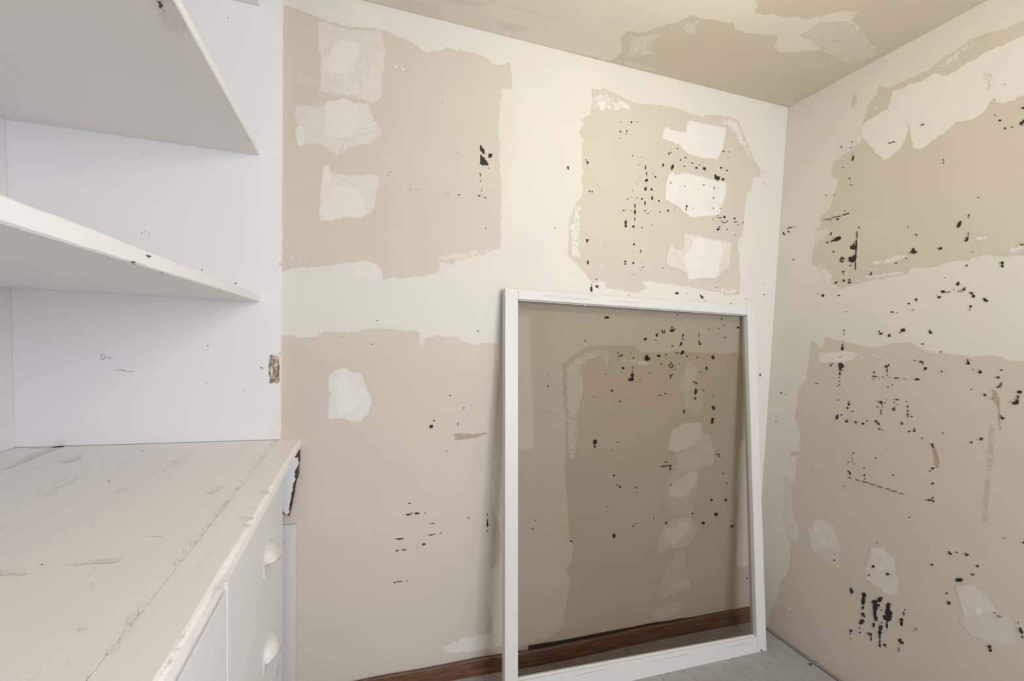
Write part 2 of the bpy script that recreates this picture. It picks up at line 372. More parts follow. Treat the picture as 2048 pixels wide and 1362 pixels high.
B("566,10 576,25 574,60 600,75 570,60 564,40", m_speck, feather=0.02)
B("660,750 668,740 690,735 720,745 732,770 742,795 735,830 715,845 700,842 690,838 658,837", m_mid)
B("674,752 690,748 700,765 715,785 722,800 712,820 690,828 673,828", m_bright)
B("788,129 797,134 806,135 809,140 804,142 795,138", m_bright)
B("705,525 732,520 755,530 764,540 766,560 735,560 707,558", m_mid)
B("834,664 842,668 844,694 838,696", m_thin)
B("870,515 900,508 960,500 998,498 960,512 920,520 880,524", m_thin)
B("905,870 918,866 945,869 974,866 955,874 925,879 905,880 915,875", m_scrape, name='torn_paper', amp=0.001)
B("1003,178 1025,177 1030,240 1028,320 1004,350 1001,260", m_tanthin, name='bare_smear')
B("708,650 745,648 830,656 830,662 760,657 708,655", m_tanthin, name='bare_smear')
B("1180,173 1210,178 1255,198 1262,225 1230,232 1200,228 1180,228", m_speck, feather=0.03)
B("1200,205 1212,202 1210,215 1202,222", m_bright); B("1238,203 1252,206 1262,222 1245,216", m_bright)
B("1136,482 1139,442 1148,411 1163,395 1163,470 1160,520 1150,524 1137,513", m_specd, feather=0.02)
B("1440,231 1476,240 1486,265 1498,296 1512,330 1495,318 1478,290 1460,262 1440,250", m_specd, feather=0.02)
B("1296,562 1370,573 1432,583 1447,590 1479,590 1479,575 1440,572 1360,565 1300,556", m_specd, feather=0.02)
B("1180,532 1210,526 1224,512 1228,520 1205,540 1185,548", m_speck, feather=0.02)
B("1331,254 1352,262 1373,264 1375,240 1405,247 1453,255 1446,296 1433,320 1396,314 1372,305 1359,290 1324,277", m_bright, amp=0.0012)
B("1341,342 1353,351 1365,345 1393,351 1421,358 1455,367 1452,385 1444,414 1438,431 1407,432 1382,435 1370,426 1358,414 1333,401 1331,383 1331,370", m_bright, amp=0.0015)
B("1367,465 1388,468 1466,485 1459,534 1432,559 1404,556 1375,562 1371,546 1355,537 1333,534 1331,522 1339,488 1348,488 1352,497 1365,500", m_thin)
B("1384,472 1400,474 1455,488 1440,520 1436,552 1404,556 1378,560 1374,535 1366,515 1382,498", m_bright)
# seen through the glass
B("1128,730 1165,700 1218,695 1220,708 1218,735 1200,712 1165,735 1172,770 1168,800 1160,830 1158,880 1150,925 1133,915 1128,800", m_specd, feather=0.02)
B("1185,698 1219,700 1216,740 1200,715 1186,712", m_thinv)
B("1238,716 1270,720 1294,724 1298,730 1280,730 1240,721", m_mid)
B("1375,721 1384,730 1401,728 1398,750 1392,765 1389,800 1370,800 1355,768 1364,747", m_thin); B("1368,738 1398,732 1392,762 1376,790 1360,768", m_thin)
B("1363,780 1410,780 1406,815 1395,830 1370,815", m_faint)
B("1397,857 1420,868 1430,900 1429,925 1400,940 1375,950 1345,940 1335,960 1328,1000 1324,985 1335,950 1355,925 1350,905 1382,898", m_thin)
B("1350,935 1398,942 1396,980 1390,1000 1385,1030 1345,1035 1330,1015 1324,985 1330,960", m_faint)
B("1322,1060 1345,1035 1380,1030 1395,1055 1390,1075 1370,1095 1345,1100 1335,1095 1322,1106 1311,1104 1316,1070", m_thin)
B("1345,1100 1370,1100 1378,1135 1372,1150 1385,1170 1360,1185 1325,1200 1312,1197 1325,1150 1335,1130", m_faint)
B("1345,1098 1368,1100 1376,1132 1362,1150 1340,1140", m_faint); B("1352,1160 1378,1155 1385,1170 1360,1183 1325,1199 1318,1195", m_thin)
B("1342,861 1367,846 1402,846 1400,878 1382,895 1355,904 1335,902", m_bright, amp=0.0015)
B("1355,959 1385,944 1397,944 1391,964 1376,989 1359,998 1342,991 1338,981", m_bright, amp=0.0015)
B("1333,1058 1367,1038 1382,1047 1380,1060 1346,1094 1331,1079", m_bright, amp=0.0015)
B("1310,1220 1330,1208 1362,1200 1370,1225 1350,1232 1320,1240 1304,1240", m_thin)
B("1041,825 1075,826 1080,818 1120,827 1120,832 1078,829 1041,830", m_pencil, name='pencil_line')
m_gap_shade = paint('painted_gap_shade', (0.03, 0.022, 0.018), (0.04, 0.03, 0.025), 0.9)
dab(BACK, wall_back, "1056,1290.5 1127,1279.5 1207,1264 1300,1246 1400,1231 1508,1211 1508,1240 1300,1280 1056,1330", m_gap_shade, name='dark_gap_strip', amp=0.0004, cell=0.03)  # shade in the gap above the baseboard, painted as a dark strip
# ------------------------------------------------------------------ right wall
IE = P("2100,30 2048,42 2036,44 1998,61 1952,73 1941,78 1906,104 1864,134 1822,156 1777,176 1758,172 1754,191 1738,206 1731,225 1727,244 1721,260 1725,281 1710,292 1693,305 1668,324 1662,344 1667,352 1675,368 1666,397 1655,424 1639,435 1643,446 1635,458 1628,489 1626,500 1624,529 1637,532 1650,550 1656,558 1672,572 1682,579 1690,574 1708,569 1766,556 1790,552 1815,548 1824,536 1850,537 1895,526 1944,516 1976,511 2025,512 2048,511 2110,505")
IF_ = P("1622,684 1634,686 1637,697 1650,694 1649,673 1660,676 1702,687 1730,692 1750,696 1770,690 1792,686 1815,684 1831,689 1844,697 1879,707 1944,713 2009,716 2025,721 2048,723 2115,730 2115,1500 1700,1500 1600,1320 1530,1262 1538,1240 1546,1215 1552,1205 1556,1185 1560,1168 1572,1150 1576,1137 1581,1110 1580,1083 1579,1053 1584,1012 1582,990 1576,975 1588,964 1591,955 1584,927 1586,910 1582,907 1598,901 1601,865 1590,839 1593,817 1595,800 1598,781 1604,770 1611,759 1618,726")
IH = P("1710,185 1715,200 1708,212 1703,216 1704,198")
OUTR = [(YB, 0.0), (D-0.0008, 0.0), (D-0.0008, H-0.0008), (YB, H-0.0008)]
sheet('joint_compound', RIGHT, [OUTR, IE, IF_, IH], m_comp, wall_right, 0.0002, amp=0.0022, res=0.004, cell=0.045, raw=(0,), straight=(0,))
LV[0] = 0.0003
Rr = lambda pts, mat, **k: dab(RIGHT, wall_right, pts, mat, **k)
Rr("1786,183 1868,147 1891,153 1922,134 1998,92 2048,69 2100,45 2100,170 2048,191 2025,202 1998,204 1985,196 1975,215 1967,225 1941,240 1914,244 1895,260 1868,279 1845,297 1826,294 1820,267 1815,244 1784,233 1775,218", m_bright, feather=0.008)
Rr("1721,260 1731,244 1773,219 1811,237 1817,263 1803,294 1784,313 1768,320 1748,302 1727,279", m_bright, amp=0.001)
Rr("1941,78 1955,74 1950,95 1910,125 1868,150 1862,142 1906,106", m_specd, feather=0.02)
Rr("1735,215 1758,200 1770,212 1745,235", m_speck, feather=0.02)
Rr("1670,265 1725,262 1712,290 1693,305 1668,324 1672,300", m_speck, feather=0.02)
Rr("1965,145 1998,140 1990,165 1975,185 1966,165", m_tanspeck, feather=0.02, name='bare_smear')
Rr("1602,322 1630,312 1645,318 1630,328", m_tanthin, name='bare_smear'); Rr("1648,255 1665,250 1668,270 1655,275", m_tanthin, name='bare_smear')
Rr("1622,459 1660,450 1668,466 1640,490 1626,500", m_speck, feather=0.02)
Rr("1626,520 1660,535 1672,552 1660,575 1640,560", m_specd, feather=0.02)
Rr("1746,524 1780,514 1812,510 1806,517 1770,527 1748,530", m_mid); Rr("1728,553 1780,545 1815,541 1800,548 1740,560", m_mid)
Rr("1950,475 1975,474 1972,479 1952,480", m_mid); Rr("2018,498 2040,492 2050,490 2046,498 2022,506", m_mid)
Rr("1700,560 1760,532 1830,528 1815,545 1760,556 1710,570", m_speck, feather=0.03)
Rr("1880,495 1980,498 2060,490 2060,512 1976,511 1890,524", m_speck, feather=0.05)
Rr("1637,707 1676,704 1720,704 1700,722 1680,724 1637,726", m_mid); Rr("1676,704 1786,705 1770,716 1690,722", m_specd, feather=0.02)
Rr("1987,541 2012,540 2018,544 1990,547", m_tanthin, name='bare_smear')
Rr("1578,905 1600,905 1596,935 1592,965 1580,968", m_specd, feather=0.02)
Rr("1568,950 1584,980 1586,1020 1600,1060 1596,1083 1578,1085 1566,1040", m_thin)
Rr("1576,1048 1600,1052 1600,1082 1580,1084", m_thin)
Rr("1616,1059 1632,1036 1650,1040 1665,1046 1676,1076 1684,1134 1676,1139 1642,1117 1621,1093", m_thin)
Rr("1640,1095 1680,1105 1684,1134 1676,1139 1642,1117 1628,1100", m_faint)
Rr("1740,1095 1757,1094 1777,1105 1793,1119 1794,1144 1800,1188 1777,1189 1757,1178 1730,1159 1731,1124", m_thin)
Rr("1740,1097 1757,1094 1777,1105 1775,1112 1750,1108", m_mid); Rr("1757,1178 1780,1180 1800,1188 1777,1190", m_mid)
Rr("1908,1171 1925,1170 1944,1166 1971,1188 1991,1215 2005,1228 2025,1236 2032,1290 2015,1295 1984,1287 1944,1273 1918,1242 1927,1232", m_thin)
Rr("1927,1232 2000,1225 2025,1236 2032,1290 2015,1295 1984,1287 1944,1273 1918,1242", m_faint)
for cx_, cy_, rr in ((1762, 1136, 5), (1958, 1220, 7), (1648, 1086, 4.5), (1632, 1057, 5), (1579, 1218, 3.5)):
    Rr([(cx_+rr*math.cos(a*0.785), cy_+rr*math.sin(a*0.785)) for a in range(8)], m_bright, cell=0.004, feather=0.004, name='filled_screw_head', amp=0.0005)
Rr("1986,779 1992,783 1999,806 2002,859 1999,860 1996,815 1987,795", m_scrape, name='torn_paper', amp=0.001)
Rr("1865,893 1872,897 1879,923 1877,936 1872,935 1868,912", m_scrape, name='torn_paper', amp=0.001)
Rr("1703,910 1706,922 1711,930 1707,929 1702,920", m_scrape, name='torn_paper', amp=0.001)
# ------------------------------------------------------------------ ceiling
LV[0] = 0.0002
Cc = lambda pts, mat, **k: dab(CEIL, ceiling, pts, mat, **k)
Cc("300,-60 729,-1 932,54 1034,79.5 1178,112.5 1219,123 1240,110 1245,92 1242,74 1254,63 1288,66 1313,55 1350,46 1385,30 1412,38 1443,43 1466,45 1467,55 1489,65 1554,72 1549,99 1566,105 1600,103 1647,100 1674,114 1700,130 1757,109 1740,85 1704,42 1719,23 1693,19 1616,38 1560,33 1510,26 1516,6 1504,-4 1480,-120 300,-300", m_cc, feather=0.006, cell=0.03)
Cc("1219,124 1240,108 1245,92 1242,74 1254,63 1288,64 1330,52 1340,70 1310,92 1330,108 1322,120 1280,118 1250,122", m_cspk, feather=0.04)
Cc("1350,44 1395,35 1412,42 1400,70 1380,80 1355,70", m_cspk, feather=0.03)
Cc("1640,45 1700,42 1735,85 1757,109 1700,130 1672,112 1650,100 1600,70", m_cmid); Cc("1366,163 1385,158 1402,165 1385,168", m_cmid); Cc("1560,205 1585,200 1605,203 1580,216", m_cmid)
Cc("772,-2 840,2 870,10 885,25 882,35 850,30 800,15", m_cgrey, name='grey_smear'); Cc("990,38 1040,48 1060,60 1030,65 1000,60", m_cgrey, name='grey_smear')
Cc("970,-6 1030,12 1100,30 1140,42 1100,38 1030,20 980,4", m_cgrey, name='grey_smear')
Cc("880,-4 940,0 1000,10 930,14 890,4", m_cgrey, name='grey_smear')
Cc("1222,120 1300,132 1330,150 1260,132", m_cgrey, name='grey_smear')

# ------------------------------------------------------------------ black residue spots
BK = """915.7,306,1,1 884,205,1,1 977,336.5,1.3,1.2 960.6,350,.8,5 960.6,362,.8,3 963,378,1,1 963,382,1,1 958,392,3,1.5,25 963,392,.8,.8 970.6,395.6,2.2,1.2,30 918,389.4,3,1.1 896,387,.9,.9 776.7,351,1,1 781,344,.8,.8 821,378,1,.9 836,380,1.1,.9 972,457,1.3,1.2 982,385,.8,.7
754.7,641,1.5,1.3 956,662,1.3,2.2 683.6,673,1,1 743.5,688.6,1.6,1.3 900,791,3,1 927.5,816,1,2.2 943,810,1,.9 868,841.5,1.8,1.8 862.6,852.7,4,3.6 859,856,1.3,1 915.7,846,1,2 915.7,850,1,1.5 917,889,.9,.8 895,902,1.3,1.1
819,1006.6,2.4,1.6 817.3,1029,6,1.8,-5 823,1026,2,1 833.8,1026.6,5,2.2 849.7,1026,1.3,1.1 937.5,1036,1,3 865.7,1046.5,4,1 861.7,1069.6,5,1.3,-10 869.7,1068,1.8,1 882,1066,2,1 799,1078,6,1.6 792,1077,2,1 806,1077,2,1.2 848,1088.5,4,2.2 834,1095,1,.7 794.7,1101,4,1.3 807.7,1099.7,4,1.4 789,1165,3,1.5 799,1163,6,.7,-5 814,1161,2,.8 974.7,1029,1,3 974.7,1040,1,3 974.7,1048,2,6 974.7,1061.7,1,2
1263,244.5,2.2,2.2 1242,243.6,1,1.2 1275,243.6,1.2,1.1 1240.6,263.6,2,1.7 1253.8,262,1.5,2.2 1252,267.7,1.5,1 1239.6,276.6,1.2,1 1338,307,2,2.7 1342,305,1.7,1.2 1355,297,1.8,.9 1447,302.8,2,2 1458.6,303.7,1.3,1.1 1455.5,315.4,1,1 1265,311.4,1.3,1.1 1284,314,1,.8 1175,325,2.4,3.2,-30 1172,320,1,2 1136,335.5,1.8,4 1278,330,1.4,1 1290.8,335,.9,5 1293,347,1.2,4 1293,360.8,3,4,30 1326,330,2.2,3.2 1344.5,334.6,3,5.6,20 1371,315.4,2,1.6 1360.8,319.8,1.6,2 1368.5,333,2,1.4 1384.6,326,2,1.4 1392.6,336,3,2 1399,330,2,1 1409,337.7,3,4.2,-30 1442,336,2.6,2.5 1454,341,2.3,1.7 1435,356,5.6,5 1431,352,2,4 1446,358.6,2.6,3.2 1310.6,353.7,2.2,2.4 1306,348,1,1 1273.9,367,1.1,.9 1291,377.7,2.4,4.2 1303,379,2.4,3 1341,366,1.3,2.1 1407,370.6,2,1.4 1370,373,1.3,1 1179,382.4,1.5,2 1184.4,383,1.2,2 1265,381,1.1,1 1255,397.8,1.5,1.4 1263,395,1.2,.8 1275,396,1.7,1.3,-30 1283.7,397.8,1.8,2.5 1304.4,396.9,2.2,4 1318,401.8,2,2 1290,406,1.2,5.5 1269.9,411.7,1.1,6 1427.8,376,.8,4 1427,396,.9,3 1436,376,.9,.9
1269.8,424,2.2,5 1269.5,438,1,4 1267,453,2.8,2.8 1251.3,445,2.6,4 1251.3,452,3,3.5 1246.7,420.7,3.4,1.1 1262,421.5,1.3,.8 1290,421.6,3,.9 1296,426.9,2.6,.9 1302,423,1.2,.8 1319.8,423.8,1.8,1.3,20 1336,421,1.9,2.8 1349,420.5,.9,.9 1373,413,1.7,3.5,15 1372,419,1.5,2.5 1386,417.5,.9,.9 1304,450,1.3,1.3 1284,455.5,1,1.6 1109.5,456,1.1,1 1152,439,1,1 1146,445,1,1 1174,482,2,4 1177,480,1.8,1.5 1152,481,1.2,1 1268,488.5,2.2,2.7 1267,504,.9,.9 1210,490.5,1,1 1281,502.7,.9,3.4 1175.8,525,2,4.5 1250.7,523,2.4,2 1250.7,528,2.4,2 1267,525.9,2.2,2.4 1283,525,1,1 1285.5,534.8,1.4,1.4 1280.7,541,1,1 1267,549,1.2,1 1326,536.5,1.3,1.1 1193,558,1.8,1.5 1182.5,578.5,3.2,6.5 1183,569.5,1.8,1.3 1194,573,3.4,3.2 1258,590,1,1 1354,586.6,4.6,2.4 1373,587,1,1 1404,594,3.4,2.8 1401,591,1.5,1.8 1410,601,1,1 1379,602,1.2,.8 1433,575.8,1.3,1.2 1462,606.6,1.4,1.2 1493,597,1,.9 1440,435.5,5,1 1449,434,2.6,3 1436,431,1,1.8 1443,443,2,1.2,30 1448.7,445,4,1 1454.5,442.5,2,1.5 1436,458.5,3.2,2.8 1439,454,1.2,2.5 1454,459,1,1.6 1469,437,2,2.2 1471,444,3.2,1.1 1476,450,1.4,1.2 1485.6,445,2,1 1441,418,1.8,1 1440,412,1,1 1426.5,438,1.5,.7 1426.5,417,.8,2 1471,470,1.2,1 1586.8,519.7,1.9,1
1528,589,1.3,1.7 1527,567,1,.8 1519,352,0.9,.9 1525,345.5,1,.9 1528,367,1,.8 1533,372,.8,.8
1213.7,635,4.8,2.7 1209.5,636,2,1.5 1077,620,1.1,1 1355,629.8,1.6,1.4 1362,642,1,.9 1443,637.5,1.9,2 1476.4,655,3,2.4 1447,651,1.4,1.1 1437,657,1.6,1.2 1418,658,1.6,1.4 1450,675,1.9,1.9 1170,681.8,2.2,1.5 1343.8,661.5,5.4,3.2 1343.8,655,1.2,4 1348.5,658,1.5,2.5 1325,664,1.4,4.5,-10 1329,664,1.2,4,10 1313.6,670,2.6,3.8,20 1311,680,1.5,1.3 1290.8,678,4,2.6,-30 1365.5,671,1.4,4,25 1366,678,2.3,1.8 1362,688,2.5,5,15 1344.7,692,2.2,1.9 1334,692,1,.9 1400,688,3.5,2 1398,684,1.8,3 1398,670,.6,6 1366,704,3,3.5,-30 1363,707,3.5,2 1354,706,3,1.4 1486,687,1,.9 1489.7,711.5,1.4,3.4 1425.5,714.6,3.7,4.3 1374,712.5,2,2 1394.7,714.6,2,1.6 1332,709.5,2,1.6 1317.6,712,4,3 1294.5,718,6.2,4 1293,713,3.5,3.5 1236,706,2,1.3,30 1242,711,3.5,1.8,-40 1237,713,1.5,2 1261,707,1.2,1 1267,716,1.2,2.5 1245.8,735.5,3,2 1247,737,1.5,3 1243,744,1.2,.8 1264.6,736,1,2 1264.6,742.5,1.6,1.3 1262.7,759,6.3,4.2 1265,751,3.5,5 1342,727,1,4 1338,731,1.5,3 1345,732,1.2,4 1342,735,4,1.2 1341,750,3,1.3 1341,754,1.3,3.5 1345,749,1,2.5 1350,739,1.3,1.2 1323,728,2,1.4 1358,727,1.4,1 1413,736.8,1.9,4.6 1401,744.5,1.2,1 1095.6,747.6,1.2,1.1 1095.6,773,2,1.7 1224,781,2.6,2.8 1388,764,3,1.4 1392,766,2.5,2.5 1390.4,784,2,8 1392.4,782,1.6,5 1390.4,797,3,3 1330.6,787.5,1.9,1.9 1320,790.5,1.3,1 1189,794,1.4,1.2 1426,791,1,1 1407,781,1.8,2.4 1280,759.5,1.4,.8 1211.5,748.5,1.4,1.2 1300,746,3,.6 1520,750,1.2,3.4
1240,803.5,2,2 1189,794,1.2,1 1224,781,2,2 1319,791,1.4,1.1 1368,823,1.8,4,15 1426.5,815,3.6,3 1428,818,2.4,3 1425.5,838,3.4,3 1424.5,844,2.8,5 1190,884,4.6,6 1189.5,893,3,3 1235.5,884,1.5,1.3 1223,900.5,1.3,1.1 1232,922.7,1.3,1 1228,951,2,2.8 1234,970,2,1.3 1239.7,973.6,2.3,2.8 1272,975,2,1.5 1274,985,1.3,1.1 1213.7,1013,1.3,1 1071,1040.7,2.1,1.3 1065,1058,1.8,1.2 1142.7,1082.6,2.8,2 1228,1072,3.2,5 1270.5,1047.5,1.6,1.2 1266.7,1052.6,2,1.5 1307.7,1037,1.8,1.4 1332,1045.8,2.3,2.5 1384.6,1027,2,2 1406,1046,4.2,3 1432.5,1028.7,4.6,3.2 1423,1000,2.8,2.6 1451.7,1000,3.5,2.8 1465,1051.5,5,1.6 1463,1054,2.3,2.3 1339,931,5,1.6 1340,937,2,4.5 1329,932.6,6,1 1331,924,4,1 1324,932.6,2,1.7 1341,969,1.6,1.8 1445.7,946.7,2,1.8 1436,908.5,4.5,1.1 1439,912,2.5,1.3 1451,927.5,1.4,1 1453,966.7,1.5,1.2 1493.6,1156,1.8,1.8"""
RK = """1683,294,1.6,1.6 1704,284,1.4,1.8 1702,295,1.4,1.8 1706,317,2,6.2,15 1686,335,1.3,.9 1699.5,357,1.8,1.6 1702,370,1.4,1.4 1652.6,390.5,1.6,1.1 1669,390,1,1 1779,286.5,3,1 1783,285.2,4,.8,-15 1788,284,3,1.6 1842,250.5,3,.9,-20 1846,249,2.6,1.6 1887,320,1.7,1.4 1887.5,326,1.4,1.6 1990,230,1.5,1.3 2000,241,3,2.2 2010.6,256.5,2,2.2 2024,254,2.7,1.2,-20 2043,247,4,4 2047,243,3,3.5 2046,216,3.4,2 2010,169,1.2,1.1 1957,395,1.4,1.1 1655,438.5,8,.8,-8 1672,434,12,.9,-12 1690,429,8,1,-16 1675.5,438.5,3,2.4 1690,422.5,1.6,1.2 1696.5,427,2.5,1.6 1663,442,1.4,1 1578,456,5,1,-25 1567,466,1.6,3 1569,469,3,1.4 1577,463,1.6,2.6 1583,455,4,1,-15 1590,453,2,.7 1662,468,1.4,4,15 1674,478,7,4.6,-15 1679,475,4,2.5 1665,482,5,1.6,-25 1655,484.7,3,1.6 1667,503,1.6,1.4 1718.6,455,1.3,2.6 1714.3,470,1,9 1712.5,490,1.6,11 1708,488,2.2,3 1707,495,6.2,4.8 1712,507,1.3,12 1704,517,7.5,4 1709,513,4,3 1685,517,5,2 1681,520,2,1.8 1918.6,448.5,3.6,8,30 1917,452,4,3 1938,431,1,3.4 1937,466.4,1.7,1.6 1937,471,1,1.6 1934,478,3.2,4.6,30 1931,482,2.5,1.4 1833,469.5,3,1.6,30 1817,454,1.4,1.3 1827,504,6.6,3.6 1827,499,3,3.4 1881,497,4.6,2.6,-20 1945.7,503,1.5,1.1 2044,489.5,4,1.2,10 1587,518.5,1.3,.9 1813,516,1.5,.8 1587.5,520,1.8,.9
1668,504,1.2,1.2 1684,514,2,1 1684,523,4.5,1.8 1704,521,7.2,4 1706,516,5,2 1711,529,1.1,13 1701,531,2,1.5 1687,543.6,3,1.8 1687,548,1,1.6 1688,561,2.6,3 1699,565,3.6,2 1699.5,560,1.4,3.5 1672,565.5,2.2,3.2,40 1646,591.5,3.3,2.5 1636.5,587,1.2,1 1678,590.5,2.6,1.8 1742,548,2.8,2.2 1743,545,1.2,2 1792,526,3,1.1 1813,517,1.4,.8 1890,555,1.2,1 1933.7,531,1.2,3.2 2004.4,526,3.8,3.4 2005,532,3.2,3.2 1915.6,568.5,4,3.4 1917,565,1.8,2.6 1928,579,3.4,2.8 1930,576,1.3,2.8 1921,582.4,6,.6 1886.5,583.4,5.2,2.8 1897,584,6,.5 1908,579,2,.9 1878.7,594.4,3.8,2.6,-15 1947,593,3.6,3.2 1944,587,3,3 1941,585,3.4,1 1971,600,7,3.4,28 1941.7,612,2.8,2.6 1940.7,616,1,1.6 1939.5,620,.9,1.3 1832.5,599,2.6,4,25 1818,607,2.7,2 1827,620,2,1,-25 1784,623.8,3.4,1.3,-20 1794,625.5,1.3,1.1 1693,623,1.2,1.1 1806,660.5,5,3.6 1801,665,3,1.3,-40 1762,667.5,4.3,2.4 1758.5,663,1.3,3,-30 1779,671,2.8,3.2 1861,665,3.4,3.2 1860,661,1.5,2 1688.9,661,.9,3 1688.6,668,.8,2 1685,690,1,4,15 1685,697,3,4.2 1844.8,687.5,3.4,1.2 1882,703.8,3,1.2,-20 1681,714,1.4,1 1682,732,6.4,5.8 1681,738,3,4 1680,747,1.8,4 1679,755,1.6,1.4 1679.6,763,1,1.4 1675.7,772,3,1 1679.6,769,2,1 1661.5,731,1.4,2.6 1664,728,1.2,1.2 1667,727.5,1.3,1 1668,755,1,.8 1633.7,767,3.3,.9 1830,720.8,2.4,1.3 1843,723.5,5,2,8 1846,727,2.4,1.4 1851,737,3.8,3.4 1936.6,726,3.6,4 1936,720,1.8,1.8 1946.6,739,1.4,1 1960.8,744,4,3.1 1883.6,743,1.9,1.8 2003,740,2.8,1.7 1996.7,754.7,3.8,2.4 2001,771,3,1.8 1997,774,4.5,1.6,-15 2003,767,1.3,3 1970,790,4,2.4 1943,779,1.3,1 1985,797,1.6,1.2 2039,784,5.6,3.4 2036,795,1.6,5 2031,806,7.2,3.8,-10 2034,801,4,3 1773,733,4.4,2.8 1778,730,1.4,2.6 1774.6,741,1.1,4.5 1775,751,1,1 1748,744.3,2.8,1.6 1748.5,752.5,5,1.2 1747,758,2,.7 1759,757,1.6,.7 1766,754,2,.8 1774,751,2,.8 1779,755,2,.7 1793.7,756,6,1 1808,757,1.5,.8 1812,759,1.6,.7 1834.8,758.6,6.6,2.2 1776,773.8,2,1.3 1785,769.7,1.6,1.4 1676.5,800,1.6,1.3 1698,804,1.6,2 1698,809,3,2.4 1695.5,816,1.8,3 1706,823,2,1.4 1674,835,3.2,4.6 1676,830,2,1.6 1682.9,829.7,2,1.6 1692.9,843,3.2,2.2 1694,840,1.4,1.6 1712,845,3,2 1711,843,1.3,2 1726,847.4,2.6,2 1734.6,841.6,1.7,1.5 1734,853,1.2,1 1752,842,3.6,2,20 1757,847,2.2,4,-35 1759,858,2.4,1.6 1766,860,1.3,.9 1762,804,3.2,2.4 1756,803,1.5,1.2 1764,808,1.3,2.4 1755,814,2,1.6 1765,814,2,1 1762.5,821,1.6,2 1762.5,826,1.3,3 1770.5,806,1.6,1.2 1771,798,.9,.8 1795,799,4,1.4,10 1788.5,805,1.2,1.1 1788,819,2.4,3.4 1789,816,1.2,3 1795,809.7,1.5,.9 1813.4,803,2,1.2 1815.7,813,1.9,1.9 1816,822,1.3,3 1815.7,829,2,2.6 1816.5,833,2.2,1 1823.5,833,2.2,1.4 1804.4,847,1.8,3.5,20 1819,863,2.7,2 1828.6,861.5,3,2 1829,858,1.4,1.6 1864.8,890,2.5,3.4 1866.5,894,1.8,2 1864.8,937,2.8,2.2 1962.8,877,3.7,2 1963,880,1.7,1.2 1943,884.6,3,2.2 2005,836,3.2,3 2009,836,2.4,1 2002,832,1.2,1.6 1886,866,1.6,1.3 1707.4,906,1.9,1.5 1751.7,916,2,1.6 1697,924,1.5,1 1728,936,1.6,1.3 1584,909,1.2,1 1552.5,843,1.2,1.2 1562.5,786,1.5,2.3 1571.5,788.5,1,.9 1583,864,1,.8
1696,924.5,1,.8 1700,946,1.6,4,-15 1697,942.5,3,1.2,20 1729,950.5,1.7,2.6 1730,958,2,1 1786.5,950,1.9,1.6 1700,955,5,.6,15 1716,960,5,.6,16 1730,964,7,.8,16 1744,968.5,6,.8,17 1760,973.5,7,.8,17 1775,978,5,.7,17 1789,982.5,6,.7,17 1803,987,5,.5,17 1687,972,1.6,1.1 1866,936.6,2.8,2 1860,942,2.2,1.2 1865.5,967,2.8,2.6 1865.5,996,2,2 1859,1000,6,1.7,8 1867,1002.5,3,1.8,20 1819,1034.6,1.8,1.4 1755,1085.5,2,1 1746.8,1133,3.2,3.4 1738,1150,2,2.2 1775.7,1148,3.8,3.4 1669,1120,2,1.8 1669,1108.5,1,1.1 1898,1104,2.4,2 1901,1107.5,3.4,2.4 1913.7,1105,2,1.6 1934,1110,3.6,2.6 1931,1107,1.7,1.6 1864.5,1129.6,3.2,1.8 1955.4,1132,2.8,2.6 1946,1149,3.2,2.4 1918,1160,8.4,4.4 1893.7,1186.5,2.6,2.2 1898,1207,3.5,3.4 1896,1203,1.6,2 1703.4,1183,3.4,5 1702,1178,1.6,4 1728,1190,4.6,6 1727,1202,4.4,9 1726,1215,2.2,4 1725.8,1228,4,3.6 1728,1232,2.2,3 1724,1242,5.6,4.4 1722,1246,5,3.4 1719.7,1256,1.5,1.8 1720,1265,2.1,1.8 1702,1262,3,3.2 1701,1267,1.6,1.6 1701.7,1277,1.3,1 1749,1204,7,4.4 1759,1200,5,5 1763,1196,2.4,4 1751,1215,5.4,10 1750,1228,3.6,12 1752,1237,3,6 1747.5,1250,2.3,6 1757,1210,4,3 1776,1213,4.6,9 1777,1225,7.6,10 1776,1236,8.4,9 1771,1234,6,4.4 1774,1250,2.2,7 1779,1208,2.4,3 1761.5,1256,4,6 1760,1265,4.4,5 1759.6,1273,2,6 1760,1284,1.5,7 1760,1291,2.2,3 1769.6,1290,3.4,3.2 1737,1267,4.4,1.7 1742,1269,2.2,4 1742.6,1278,1.4,4 1764,1245,1.6,2 1763,1220,1.6,1.4 1803,1239,4,3.4 1803.6,1247,3.2,6 1808,1228,1.4,3.4 1810,1219,1.6,1.2 1800,1281,3.4,4.4 1804,1285,4.4,3,30 1798,1298,1,3 1798.5,1303,1.4,1.4 1979,1294,3.4,5,-30 1981,1301,3.4,3 2041,1259,3,4.5,-20 2044,1264,3,4 2045,1274,2.6,1.8 2037,1245,1.5,1 2047.6,1085,2,3"""
RG = "1845.4,876.5,1.6,3.6,-30 1833,1258,2,4,-20 1827,1262,1.8,1.6 1990,1226,3,3 1999,1232,5,3,20 2003,1234,3,1.5 2010,1076,2,2 1609,1021,1.2,1 1624,942,2,.8 1748,971,1.6,.8 1734,1196,1,1 1777,898,1.4,1 1937,432,1,2.6"
